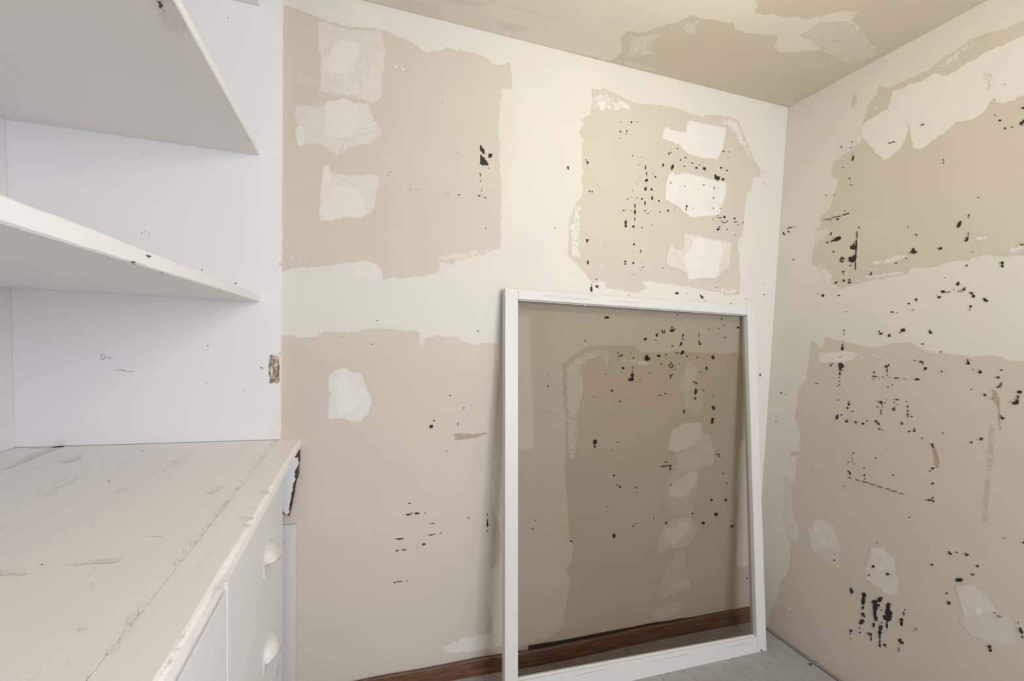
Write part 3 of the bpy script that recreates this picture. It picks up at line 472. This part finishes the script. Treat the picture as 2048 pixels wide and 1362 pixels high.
def spot_mesh(bm, plane, x, y, rx, ry, rot, h, seedamp):
    n = 9 if max(rx, ry) < 3 else (14 if max(rx, ry) < 6 else 22)
    c, s = math.cos(math.radians(rot)), math.sin(math.radians(rot)); ring = []
    u0, v0 = plane.uv(x, y); r1 = 1.0
    cen = bm.verts.new(plane.p3(u0, v0, h+0.0005))
    for i in range(n):
        a = 2*math.pi*i/n; r1 = 0.35*r1+0.65*(1+RNG.uniform(-seedamp, seedamp))
        ex, ey = rx*math.cos(a)*r1, ry*math.sin(a)*r1
        u, v = plane.uv(x+ex*c-ey*s, y+ex*s+ey*c); ring.append((u, v))
    mid = [bm.verts.new(plane.p3(u0+(u-u0)*0.72, v0+(v-v0)*0.72, h+0.0008)) for u, v in ring]
    out = [bm.verts.new(plane.p3(u, v, h-0.0018)) for u, v in ring]
    for i in range(n):
        j = (i+1) % n; bm.faces.new((cen, mid[i], mid[j])); bm.faces.new((mid[i], out[i], out[j], mid[j]))
def spots(data, plane, parent, mat, nm, smallnm, h=0.0013, lim=4.6):
    small = bmesh.new(); L = []
    for t in data.split():
        v = [float(q) for q in t.split(',')]; L.append(v+[0.0]*(5-len(v)))
    for x, y, rx, ry, rot in L:
        if max(rx, ry) >= lim:
            b = bmesh.new(); spot_mesh(b, plane, x, y, rx, ry, rot, h, 0.30); link(nm, finish(b), mat, parent)
        else: spot_mesh(small, plane, x, y, rx-0.05, ry-0.05, rot, h, 0.28)
    # fine spatter round the bigger marks
    for x, y, rx, ry, rot in L:
        if max(rx, ry) > 3:
            for k in range(1):
                a = RNG.uniform(0, 6.28); d = RNG.uniform(1.15, 1.7)
                spot_mesh(small, plane, x+rx*d*math.cos(a), y+ry*d*math.sin(a), RNG.uniform(.4, .9), RNG.uniform(.4, .9), 0, h, 0.3)
    o = link(smallnm, finish(small), mat, parent); o['kind'] = 'stuff'; return o
spots(BK, BACK, wall_back, m_black, 'black_spot', 'black_specks')
for bl in ("960.6,290 963,292 966,297 969,300 969.5,308 966,307 964,304 960.6,303", "960.6,309 964,312 969,315 970,319 974,324 977,329 973,331 970,330 966,332 963,329 960.6,329", "976.4,308 980,309 984,307 984,313 981,316 977,315"):
    q = [BACK.uv(*p) for p in P(bl)]; q = fractal(q, 0.0012, 0.002)
    link('black_spot', prism([BACK.p3(a, b, 0.0016) for a, b in q], (0, 0.0022, 0)), m_black, wall_back)
spots(RK, RIGHT, wall_right, m_black, 'black_spot', 'black_specks')
spots(RG, RIGHT, wall_right, m_grey, 'grey_smudge', 'grey_smudges', lim=9)
# faint printing stamped on the wall board
m_ink = coat('faded_ink', (0.50, 0.465, 0.39), (0.53, 0.485, 0.405), 'solid')
def stamp(text, pa, pb, size):
    cu = bpy.data.curves.new('t', 'FONT'); cu.body = text; cu.size = 1.0; tmp = bpy.data.objects.new('t', cu); COL.objects.link(tmp)
    bpy.context.view_layer.update()
    me = bpy.data.meshes.new_from_object(tmp.evaluated_get(bpy.context.evaluated_depsgraph_get()))
    bpy.data.objects.remove(tmp)
    a = Vector(RIGHT.uv(*pa)); b = Vector(RIGHT.uv(*pb)); xs_ = [v.co.x for v in me.vertices]; Lw = max(xs_)-min(xs_); d = (b-a); k = d.length/Lw; d.normalize(); n = Vector((d.y, -d.x))
    for v in me.vertices:
        q = a + d*(v.co.x-min(xs_))*k - n*v.co.y*size
        v.co = Vector(RIGHT.p3(q.x, q.y, 0.0008))
    link('printed_text', me, m_ink, wall_right)
stamp('1507-1005 2021', (1990, 850), (1984, 940), 0.016)
stamp('1605020720-102', (1981, 956), (1974, 1046), 0.016)

# ------------------------------------------------------------------ shelving unit
unit = empty('shelving_unit', (-0.58, 1.0, 0.9485))
tag(unit, 'white painted open shelving built above the worktop with a chipped end panel', 'shelving')
YN = -0.55
def lerp(a, b, t): return a+(b-a)*t
end_panel = link('end_panel', box(-0.935, -0.244, D-0.02, D-0.0005, 0.9495, H-0.001, 0.0015), m_white, unit)
link('back_panel', box(-0.935, -0.9185, YN, D-0.021, 0.9495, H-0.001), m_white, unit)
link('end_panel', box(-0.935, -0.244, YN-0.02, YN, 0.9495, H-0.001, 0.0015), m_white, unit)
def shelf(z0n, z0f, th0, th1, x1, mat, front):
    """board whose underside runs from z0n (near) to z0f (far); slightly worn front edge"""
    bm = bmesh.new(); n = 60; rows = []
    for i in range(n+1):
        t = i/n; y = lerp(YN, D-0.0205, t); zb = lerp(z0n, z0f, t)
        th = lerp(th0, th1, t) * (1.0 if t < 0.94 else 1-0.15*(t-0.94)/0.06)
        j = RNG.normal(0, 0.0005); k = RNG.normal(0, 0.0005); e = 0.0025
        prof = [(-0.918, zb), (x1-e, zb+j*0.6), (x1, zb+e+j), (x1+k*0.3, zb+th-e), (x1-e, zb+th+k), (-0.918, zb+th)]
        rows.append([bm.verts.new((px, y, pz)) for px, pz in prof])
    fr = []
    for a, b in zip(rows[:-1], rows[1:]):
        for q in range(6):
            f = bm.faces.new((a[q], a[(q+1) % 6], b[(q+1) % 6], b[q])); f.material_index = 1 if q in (1, 2, 3) else 0
    bm.faces.new(rows[0][::-1]); bm.faces.new(rows[-1])
    me = finish(bm); me.materials.append(mat); me.materials.append(front); return me
s1 = link('shelf', shelf(1.842, 1.847, 0.027, 0.019, -0.3035, m_shelf, m_white), None, unit)
s2 = link('shelf', shelf(1.366, 1.394, 0.0285, 0.023, -0.301, m_white, m_white), None, unit)
s0 = link('shelf', shelf(2.285, 2.292, 0.022, 0.020, -0.303, m_shelf, m_white), None, unit)
def bead():
    bm = bmesh.new(); rows = []
    for i in range(121):
        z = lerp(0.951, H-0.002, i/120); w_ = 0.0022+abs(RNG.normal(0, 0.0007))+(0.003 if 0.40 < i/120 < 0.47 and RNG.random() < 0.5 else 0)
        rows.append([bm.verts.new((x, y, z)) for x, y in ((-0.2445, D-0.0006), (-0.2440, D-0.004), (-0.2434, D-0.0035), (-0.2440+w_*0.55, D-0.0006))])
    for a, b in zip(rows[:-1], rows[1:]):
        for q in range(4): bm.faces.new((a[q], a[(q+1) % 4], b[(q+1) % 4], b[q]))
    bm.faces.new(rows[0]); bm.faces.new(rows[-1][::-1]); return finish(bm)
link('caulk_bead', bead(), m_white, end_panel)
# chips, stains and scuffs on the joinery
def patch(plane, pts, mat, name, parent, h=0.0012, amp=0.0015, res=0.003, cell=0.02):
    q = [plane.uv(*p) for p in P(pts)]; A = fractal(q, amp, res)
    V = [Vector(p) for p in A]; n = len(A)
    vo, eo, fo, *_ = delaunay_2d_cdt(V, [(i, (i+1) % n) for i in range(n)], [], 1, 1e-7)
    me = bpy.data.meshes.new('m'); me.from_pydata([plane.p3(v[0], v[1], h) for v in vo], [], [tuple(f) for f in fo])
    me.update()
    want = Vector(plane.p3(0, 0, 1)) - Vector(plane.p3(0, 0, 0))
    if me.polygons and me.polygons[0].normal.dot(want) < 0: me.flip_normals()
    return link(name, me, mat, parent)
m_stain = coat('worn_beige_stain', (0.60, 0.54, 0.44), (0.66, 0.60, 0.50), 'streak', 0.38, 1.0, 30, under=(0.85, 0.82, 0.785))
hs = patch(ENDP, "539,712 543,708 548,712 552,709 557,712 559,718 558,764 553,768 547,765 541,768 538,760 537,735", m_bare, 'hinge_scar', end_panel, 0.0008)
patch(ENDP, "554,732 559,730 559,762 555,762 553,750", m_splinter_shade, 'bare_patch', end_panel, 0.0012)
patch(ENDP, "538,742 541,745 543,757 552,757 550,764 540,765", m_splinter_shade, 'bare_patch', end_panel, 0.0012)
patch(ENDP, "540,712 545,710 543,722 546,730 541,738 539,725", m_splinter_shade, 'bare_patch', end_panel, 0.0012)
patch(ENDP, "547,716 551,722 549,735 552,742 548,750 546,735", m_splinter_shade, 'bare_patch', end_panel, 0.0014)
LV[0] = 0.0003
dab(ENDP, end_panel, "552,822 559,825 560,874 545,872 537,860 545,850 549,835", m_stain, name='beige_stain')
dab(ENDP, end_panel, "549,0 558,0 560,52 555,45 552,25", m_stain, name='beige_stain')
dab(ENDP, end_panel, "553,282 560,280 561,310 556,300", m_stain, name='beige_stain')
m_dust = black('dark_fleck', (0.05, 0.045, 0.04), 0.8)
m_pgrey = black('pencil_scuff', (0.20, 0.19, 0.19), 0.8)
spots("456.5,36,1.1,1.1 523,735,2,1.2 525,738,1.6,1 487,782,1,1.2 403.7,540.5,1.8,1.2,30 471.5,567,1.8,2.6,-30 284,466,1.2,1 291,463.5,1.3,.7 298,467.5,1.2,.9 415.5,691,2.2,.9,40 415,767,.9,.9 560,528,1,2.4 559.5,707,1.2,1.5 285,307,.9,.8", ENDP, end_panel, m_dust, 'dark_fleck', 'dark_flecks', h=0.0008, lim=9)
spots("206,709.5,3.6,1 206,718,4.4,1.2 203,713,1.2,2.6 210,714,1.2,2.6 216,716,2,1.2 221,717.5,2.4,.8 219,714,2,.7 232,739,3,.9,8 240,740,4,.7,8 248,741,4.4,1.1,14 256,742.5,2.6,1.1,14 263,743,3.6,.8,14 421,184,3,.8,5", ENDP, end_panel, m_pgrey, 'pencil_scuff', 'pencil_scuffs', h=0.0006, lim=9)
dab(SHU, s1, "325,0 344,0 358,22 368,50 376,85 366,75 350,55 335,45 328,20", m_stain, name='beige_stain')
dab(SHU, s1, "485,272 498,274 508,285 500,286", m_stain, name='beige_stain')
patch(SHU, "312,0 320,1 326,10 322,16 318,6", m_dark, 'dark_chip', s1)
SF2 = Plane(0, -0.3005, 1, 1, 2)
spots("267,524.5,3.2,2.6 325,546,1.2,.9 297,512,5,2.2,20", SF2, s2, m_dust, 'dark_fleck', 'dark_flecks', h=0.0006, lim=9)
# ------------------------------------------------------------------ worktop
top = empty('worktop', (-0.55, 0.6, 0.9105))
tag(top, 'scuffed white painted wooden worktop with a front lipping strip, over the drawers', 'worktop')
link('board', box(-0.935, -0.2485, YN-0.03, D-0.0005, 0.9105, 0.9485, 0.0006, 1), m_count, top)
def lipping():
    bm = bmesh.new(); n = 70; rows = []
    for i in range(n+1):
        y = lerp(YN-0.03, D-0.001, i/n); j = RNG.normal(0, 0.0004); k = RNG.normal(0, 0.0005)
        x0, x1, zt, zb = -0.2479, -0.1815, 0.9485+0.0004, 0.9180
        prof = [(x0, zb), (x0, zt-0.001), (x0+0.001, zt), (x1-0.006+k, zt), (x1-0.0018+k, zt-0.002+j), (x1, zt-0.007), (x1, zb+0.005), (x1-0.003, zb)]
        rows.append([bm.verts.new((px, y, pz)) for px, pz in prof])
    for a, b in zip(rows[:-1], rows[1:]):
        for q in range(8): bm.faces.new((a[q], a[(q+1) % 8], b[(q+1) % 8], b[q]))
    bm.faces.new(rows[0][::-1]); bm.faces.new(rows[-1]); return finish(bm)
lip = link('lipping_strip', lipping(), m_count, top)
# worn scrapes on the top
def wear(pts, mat=m_stain, par=top, pl=CTOP, nm='worn_patch', **k): LV[0] = 0.0007; return dab(pl, par, pts, mat, name=nm, feather=0.01, **k)
m_wear = coat('worn_groove', (0.46, 0.40, 0.34), (0.56, 0.49, 0.42), 'streak', 0.40, 1.0, 40, under=(0.87, 0.83, 0.79))
wear("553,882 540,896 505,940 458,1006 430,1040 400,1075 363,1122 345,1145 352,1122 380,1090 410,1058 430,1045 395,1072 452,1003 500,940 548,882", m_wear)
wear("289,1222 280,1238 262,1262 240,1290 215,1325 180,1360 170,1360 205,1320 235,1285 255,1255 272,1238", m_wear)
wear("300,1195 290,1225 262,1245 245,1265 250,1245 275,1225", m_wear)
wear("447,1176 461,1135 452,1146 430,1180 420,1195", m_wear)
wear("350,1312 372,1262 355,1280 335,1320 322,1350 330,1352", m_wear)
wear("520,980 540,985 535,990 518,986"); wear("478,1034 508,1036 505,1041 480,1040"); wear("486,1048 505,1048 500,1056 482,1055")
wear("120,1128 165,1125 210,1118 262,1114 255,1122 200,1128 150,1133", m_wear); wear("0,1142 40,1142 70,1146 30,1150 0,1150"); wear("165,1180 185,1165 215,1155 195,1170 175,1185")
wear("340,1072 320,1070 290,1072 300,1074 330,1076"); wear("122,922 160,912 164,918 130,926"); wear("148,1200 165,1198 160,1202"); wear("160,1255 172,1252 170,1262 158,1262")
wear("410,990 430,975 450,965 440,978 420,990"); wear("50,893 130,892 130,895 70,897", m_wear); wear("135,890 95,905 50,925 0,945 30,925 80,903 120,891", m_wear)
spots("285,902,1,.9 218,963,.7,2.4 84,1130,1.6,.8", CTOP, top, m_dust, 'dark_fleck', 'dark_flecks', h=0.0010, lim=9)
# tapered bracket under the far end of the worktop, paint peeling off dark wood
br = link('end_bracket', prism([(x, D-0.022, z) for x, z in [(-0.236, 0.9095), (-0.185, 0.9095), (-0.1835, 0.88), (-0.187, 0.85), (-0.186, 0.83), (-0.196, 0.80), (-0.200, 0.765), (-0.209, 0.72), (-0.214, 0.69), (-0.224, 0.70), (-0.236, 0.70)]], (0, 0.0205, 0)), m_dark, top)
PB = Plane(1, D-0.0225, -1, 0, 2)
o = patch(PB, "560,925 575,915 596,915 597,923 594,935 590,942 588,952 590,962 586,968 585,982 582,996 578,1026 572,1032 566,1022 560,1000", m_peel, 'peeling_paint', br, 0.001, amp=0.0015, res=0.007)
# ------------------------------------------------------------------ drawer cabinet
cab = empty('drawer_cabinet', (-0.58, 0.6, 0.0))
tag(cab, 'white painted cabinet of stacked drawers with worn cup pulls under the worktop', 'cabinet')
link('carcass', box(-0.935, -0.2505, YN, D-0.03, 0.0005, 0.9100, 0.001), m_splinter_shade, cab)  # dark wood tone stands in for shade in the drawer gaps
def dfront(ya, yb, zt_a, zt_b, zb_a, zb_b, mat=m_draw):
    return prism([(-0.2500, ya, zb_a), (-0.2500, yb, zb_b), (-0.2500, yb, zt_b), (-0.2500, ya, zt_a)], (0.0205, 0, 0), 0.0022)
def gz(y, z0): return z0 + 0.035*(y-1.52)
seam = 0.953
def pull(y, z, flip=1):
    """painted-over bin pull: quarter shell open underneath, with a thin flange"""
    bm = bmesh.new(); nu, nv = 14, 8; hw, hh, dp = 0.056, 0.046, 0.031
    jag = RNG.normal(0, 0.0035, nu+1)
    outer, inner = [], []
    for i in range(nu+1):
        a = math.pi*i/nu; ro, ri = [], []
        for j in range(nv+1):
            b = math.pi/2*j/nv
            for lst, s in ((ro, 1.0), (ri, 0.88)):
                lst.append(bm.verts.new((-0.2295+dp*s*math.sin(a)**0.7*math.cos(b)**0.75*(1+RNG.normal(0, .055)) - (0.001 if s < 1 else 0), y-hw*s*math.cos(a), z+hh*s*math.sin(b)**1.1*math.sin(a)**0.5 + (0.012*math.cos(a)+jag[i])*(1-j/nv))))
        outer.append(ro); inner.append(ri)
    for g, rev in ((outer, 0), (inner, 1)):
        for i in range(nu):
            for j in range(nv):
                q = (g[i][j], g[i+1][j], g[i+1][j+1], g[i][j+1]); bm.faces.new(q[::-1] if rev else q)
    for i in range(nu): bm.faces.new((outer[i][0], inner[i][0], inner[i+1][0], outer[i+1][0]))
    # flange: thin plate standing below the near side
    me = finish(bm, True)
    b2 = bmesh.new(); b2.from_mesh(me)
    for x0, x1, y0, y1, z0, z1 in ((-0.2295, -0.2265, y-hw-0.006, y-hw+0.006, z-0.022, z+0.018), (-0.2295, -0.2265, y+hw-0.006, y+hw+0.006, z-0.010, z+0.016)):
        r = bmesh.ops.create_cube(b2, size=1)
        for v in r['verts']: v.co = Vector((x0 if v.co.x < 0 else x1, y0 if v.co.y < 0 else y1, z0 if v.co.z < 0 else z1))
    b2.to_mesh(me); b2.free(); return me
# far stack: top, middle, bottom drawer; near stack the same
specs = [(seam+0.002, 1.612, 0.820, 0.905, 0.604, 'far'), (seam+0.002, 1.618, None, None, 0.298, 'far'), (seam+0.002, 1.616, None, None, 0.03, 'far')]
for (ya, yb) in ((seam+0.002, 1.614), (0.30, seam-0.002), (YN+0.01, 0.296)):
    top0 = 0.902 if yb > 1 else 0.811
    tops = [(top0, top0), (gz(ya, 0.5990), gz(yb, 0.5990)), (gz(ya, 0.2925), gz(yb, 0.2925))]
    bots = [(gz(ya, 0.6045), gz(yb, 0.6045)), (gz(ya, 0.298), gz(yb, 0.298)), (0.035, 0.035)]
    for k in range(3):
        d_ = link('drawer', dfront(ya, yb+(0.004 if k == 1 else 0)*(yb > 1), tops[k][0], tops[k][1], bots[k][0], bots[k][1]), m_draw, cab)
        yc = (ya+yb)/2 if yb < 1 else 1.36
        pz = (0.678, 0.410, 0.15)[k]
        link('cup_pull', pull(yc, pz), m_pull, d_)
link('top_rail', box(-0.2500, -0.2320, YN, seam-0.002, 0.8155, 0.9100, 0.001, 1), m_draw, cab)
# raised white bead between the two stacks
link('center_stile', box(-0.2500, -0.2285, seam-0.0018, seam+0.0018, 0.03, 0.902, 0.0008, 1), m_white, cab)
spots("567,1086,1,.8 552,1100,1,4,-30 549,1120,2.4,.7", FACE, cab, m_dust, 'dark_fleck', 'dark_flecks', h=0.0012, lim=9)
wear("553,1352 556,1335 561,1328 560,1340 556,1352", m_wear, cab, FACE)
# ------------------------------------------------------------------ trim board against the wall beside the cabinet
tb = tag(link('trim_1', box(-0.2495, -0.193, D-0.016, D-0.0005, 0.0005, 0.658, 0.0015), m_trimboard), kind='structure')

# ------------------------------------------------------------------ leaning sash
BL = Vector((0.504, 1.46, 0.0)); TL = Vector((0.505, 1.6235, 1.490))
upv = (TL-BL).normalized(); xv = Vector((1, 0, 0)); nv = xv.cross(upv).normalized()      # nv points to the room (-y) or away
if nv.y > 0: nv = -nv
TH = 0.034
sash = empty('window_sash', tuple(BL))
tag(sash, 'white wooden window sash with smoky glass leaning against the back wall corner', 'window sash')
def fp(x, u, n=0.0): return tuple(BL + xv*x + upv*u + nv*(-n))
def bar(name, quad, n0=0.0, n1=TH, bev=0.002):
    o = link(name, prism([fp(x, u, n0) for x, u in quad], tuple(-nv*(n1-n0)), bev), m_frame, sash); return o
iTL, iTR, iBR, iBL = (0.0505, 1.463), (1.126, 1.460), (1.138, 0.064), (0.0495, 0.086)
oTL, oTR, oBR, oBL = (0.0, 1.501), (1.172, 1.499), (1.189, 0.0), (0.0, 0.0)
bar('left_stile', [oBL, (iBL[0], 0.0), (iTL[0], 1.5005), oTL])
bar('right_stile', [(iBR[0], 0.0), oBR, oTR, (iTR[0], 1.499)])
bar('top_rail', [(iTL[0]+.0004, iTL[1]), (iTR[0]-.0004, iTR[1]), (iTR[0]-.0004, 1.4985), (iTL[0]+.0004, 1.5002)], 0.0004, TH-0.0004)
btm = bar('bottom_rail', [(iBL[0]+.0004, 0.0), (iBR[0]-.0004, 0.0), (iBR[0]-.0004, iBR[1]), (iBL[0]+.0004, iBL[1])], 0.0004, TH-0.0004)
# glazing bead steps inside the opening
g = 0.007
bar('glazing_bead', [iBL, iBR, (iBR[0]-g, iBR[1]+g), (iBL[0]+g, iBL[1]+g)], 0.010, 0.018, 0.001)
bar('glazing_bead', [iTL, (iTL[0]+g*0.5, iTL[1]-g*0.5), (iTR[0]-g*0.5, iTR[1]-g*0.5), iTR], 0.012, 0.018, 0.0008)
gl = link('glass_pane', prism([fp(x, u, 0.0185) for x, u in ((0.047, 0.062), (1.141, 0.062), (1.129, 1.466), (0.047, 1.466))], tuple(-nv*0.003)), m_glass, sash)
# flecks of paint left along the top bead, bolt hole low on the right
class FrameP:
    ax = 1
    def uv(s, x, y):
        d = Vector(ray(x, y)); C_ = Vector(CAM); t = (BL-C_).dot(nv)/d.dot(nv); q = C_+d*t-BL; return (q.dot(xv), q.dot(upv))
    def p3(s, u, v, h=0.0): return fp(u, v, -h)
FP = FrameP()
m_fleck = paint('paint_fleck', (0.85, 0.84, 0.82), (0.82, 0.81, 0.8), 0.4)
spots("1523,1301,2.6,3 1030,577,1,.8", FP, sash, m_dust, 'nail_hole', 'nail_holes', h=0.0002, lim=9)
spots("1041,600,2.4,1.2 1112,604,3,.8 1155,608,4,.8 1172,610,2.4,1.1 1250,616,1.5,.7 1006,600,.5,.5", FP, sash, m_fleck, 'paint_fleck', 'paint_flecks', h=-0.008, lim=9)
m_crack = paint('paint_crack', (0.50, 0.48, 0.45), (0.45, 0.43, 0.40), 0.7)
spots("1150,597,38,.5,4.5 1250,603.5,30,.4,4 1100,592,18,.4,4 1180,1345,40,.6,-12 1340,1316,50,.5,-12 1480,1290,26,.5,-11", FP, sash, m_crack, 'paint_crack', 'paint_cracks', h=-0.0001, lim=99)
# ------------------------------------------------------------------ crumb on the floor
c0 = on(1621, 1330, 2, 0.0)
bm = bmesh.new(); bmesh.ops.create_icosphere(bm, subdivisions=2, radius=1)
for v in bm.verts:
    k = 1+RNG.normal(0, 0.13); v.co = Vector((v.co.x*0.0065*k, v.co.y*0.0045*k, max(-0.003, v.co.z*0.0035*k)))
zmin = min(v.co.z for v in bm.verts)
for v in bm.verts: v.co.z -= zmin
o = link('debris_crumb', finish(bm), m_black); o.location = (c0[0], c0[1], 0.0002)
tag(o, 'small black crumb lying on the grey floor by the right wall', 'debris')
c0 = on(1071.5, 1351, 2, 0.0)
me2 = o.data.copy(); me2.materials.clear(); me2.materials.append(m_fleck)
o2 = bpy.data.objects.new('plaster_crumb', me2); COL.objects.link(o2); o2.location = (c0[0], c0[1], 0.0002)
tag(o2, 'small white crumb lying on the floor behind the sash glass', 'debris')
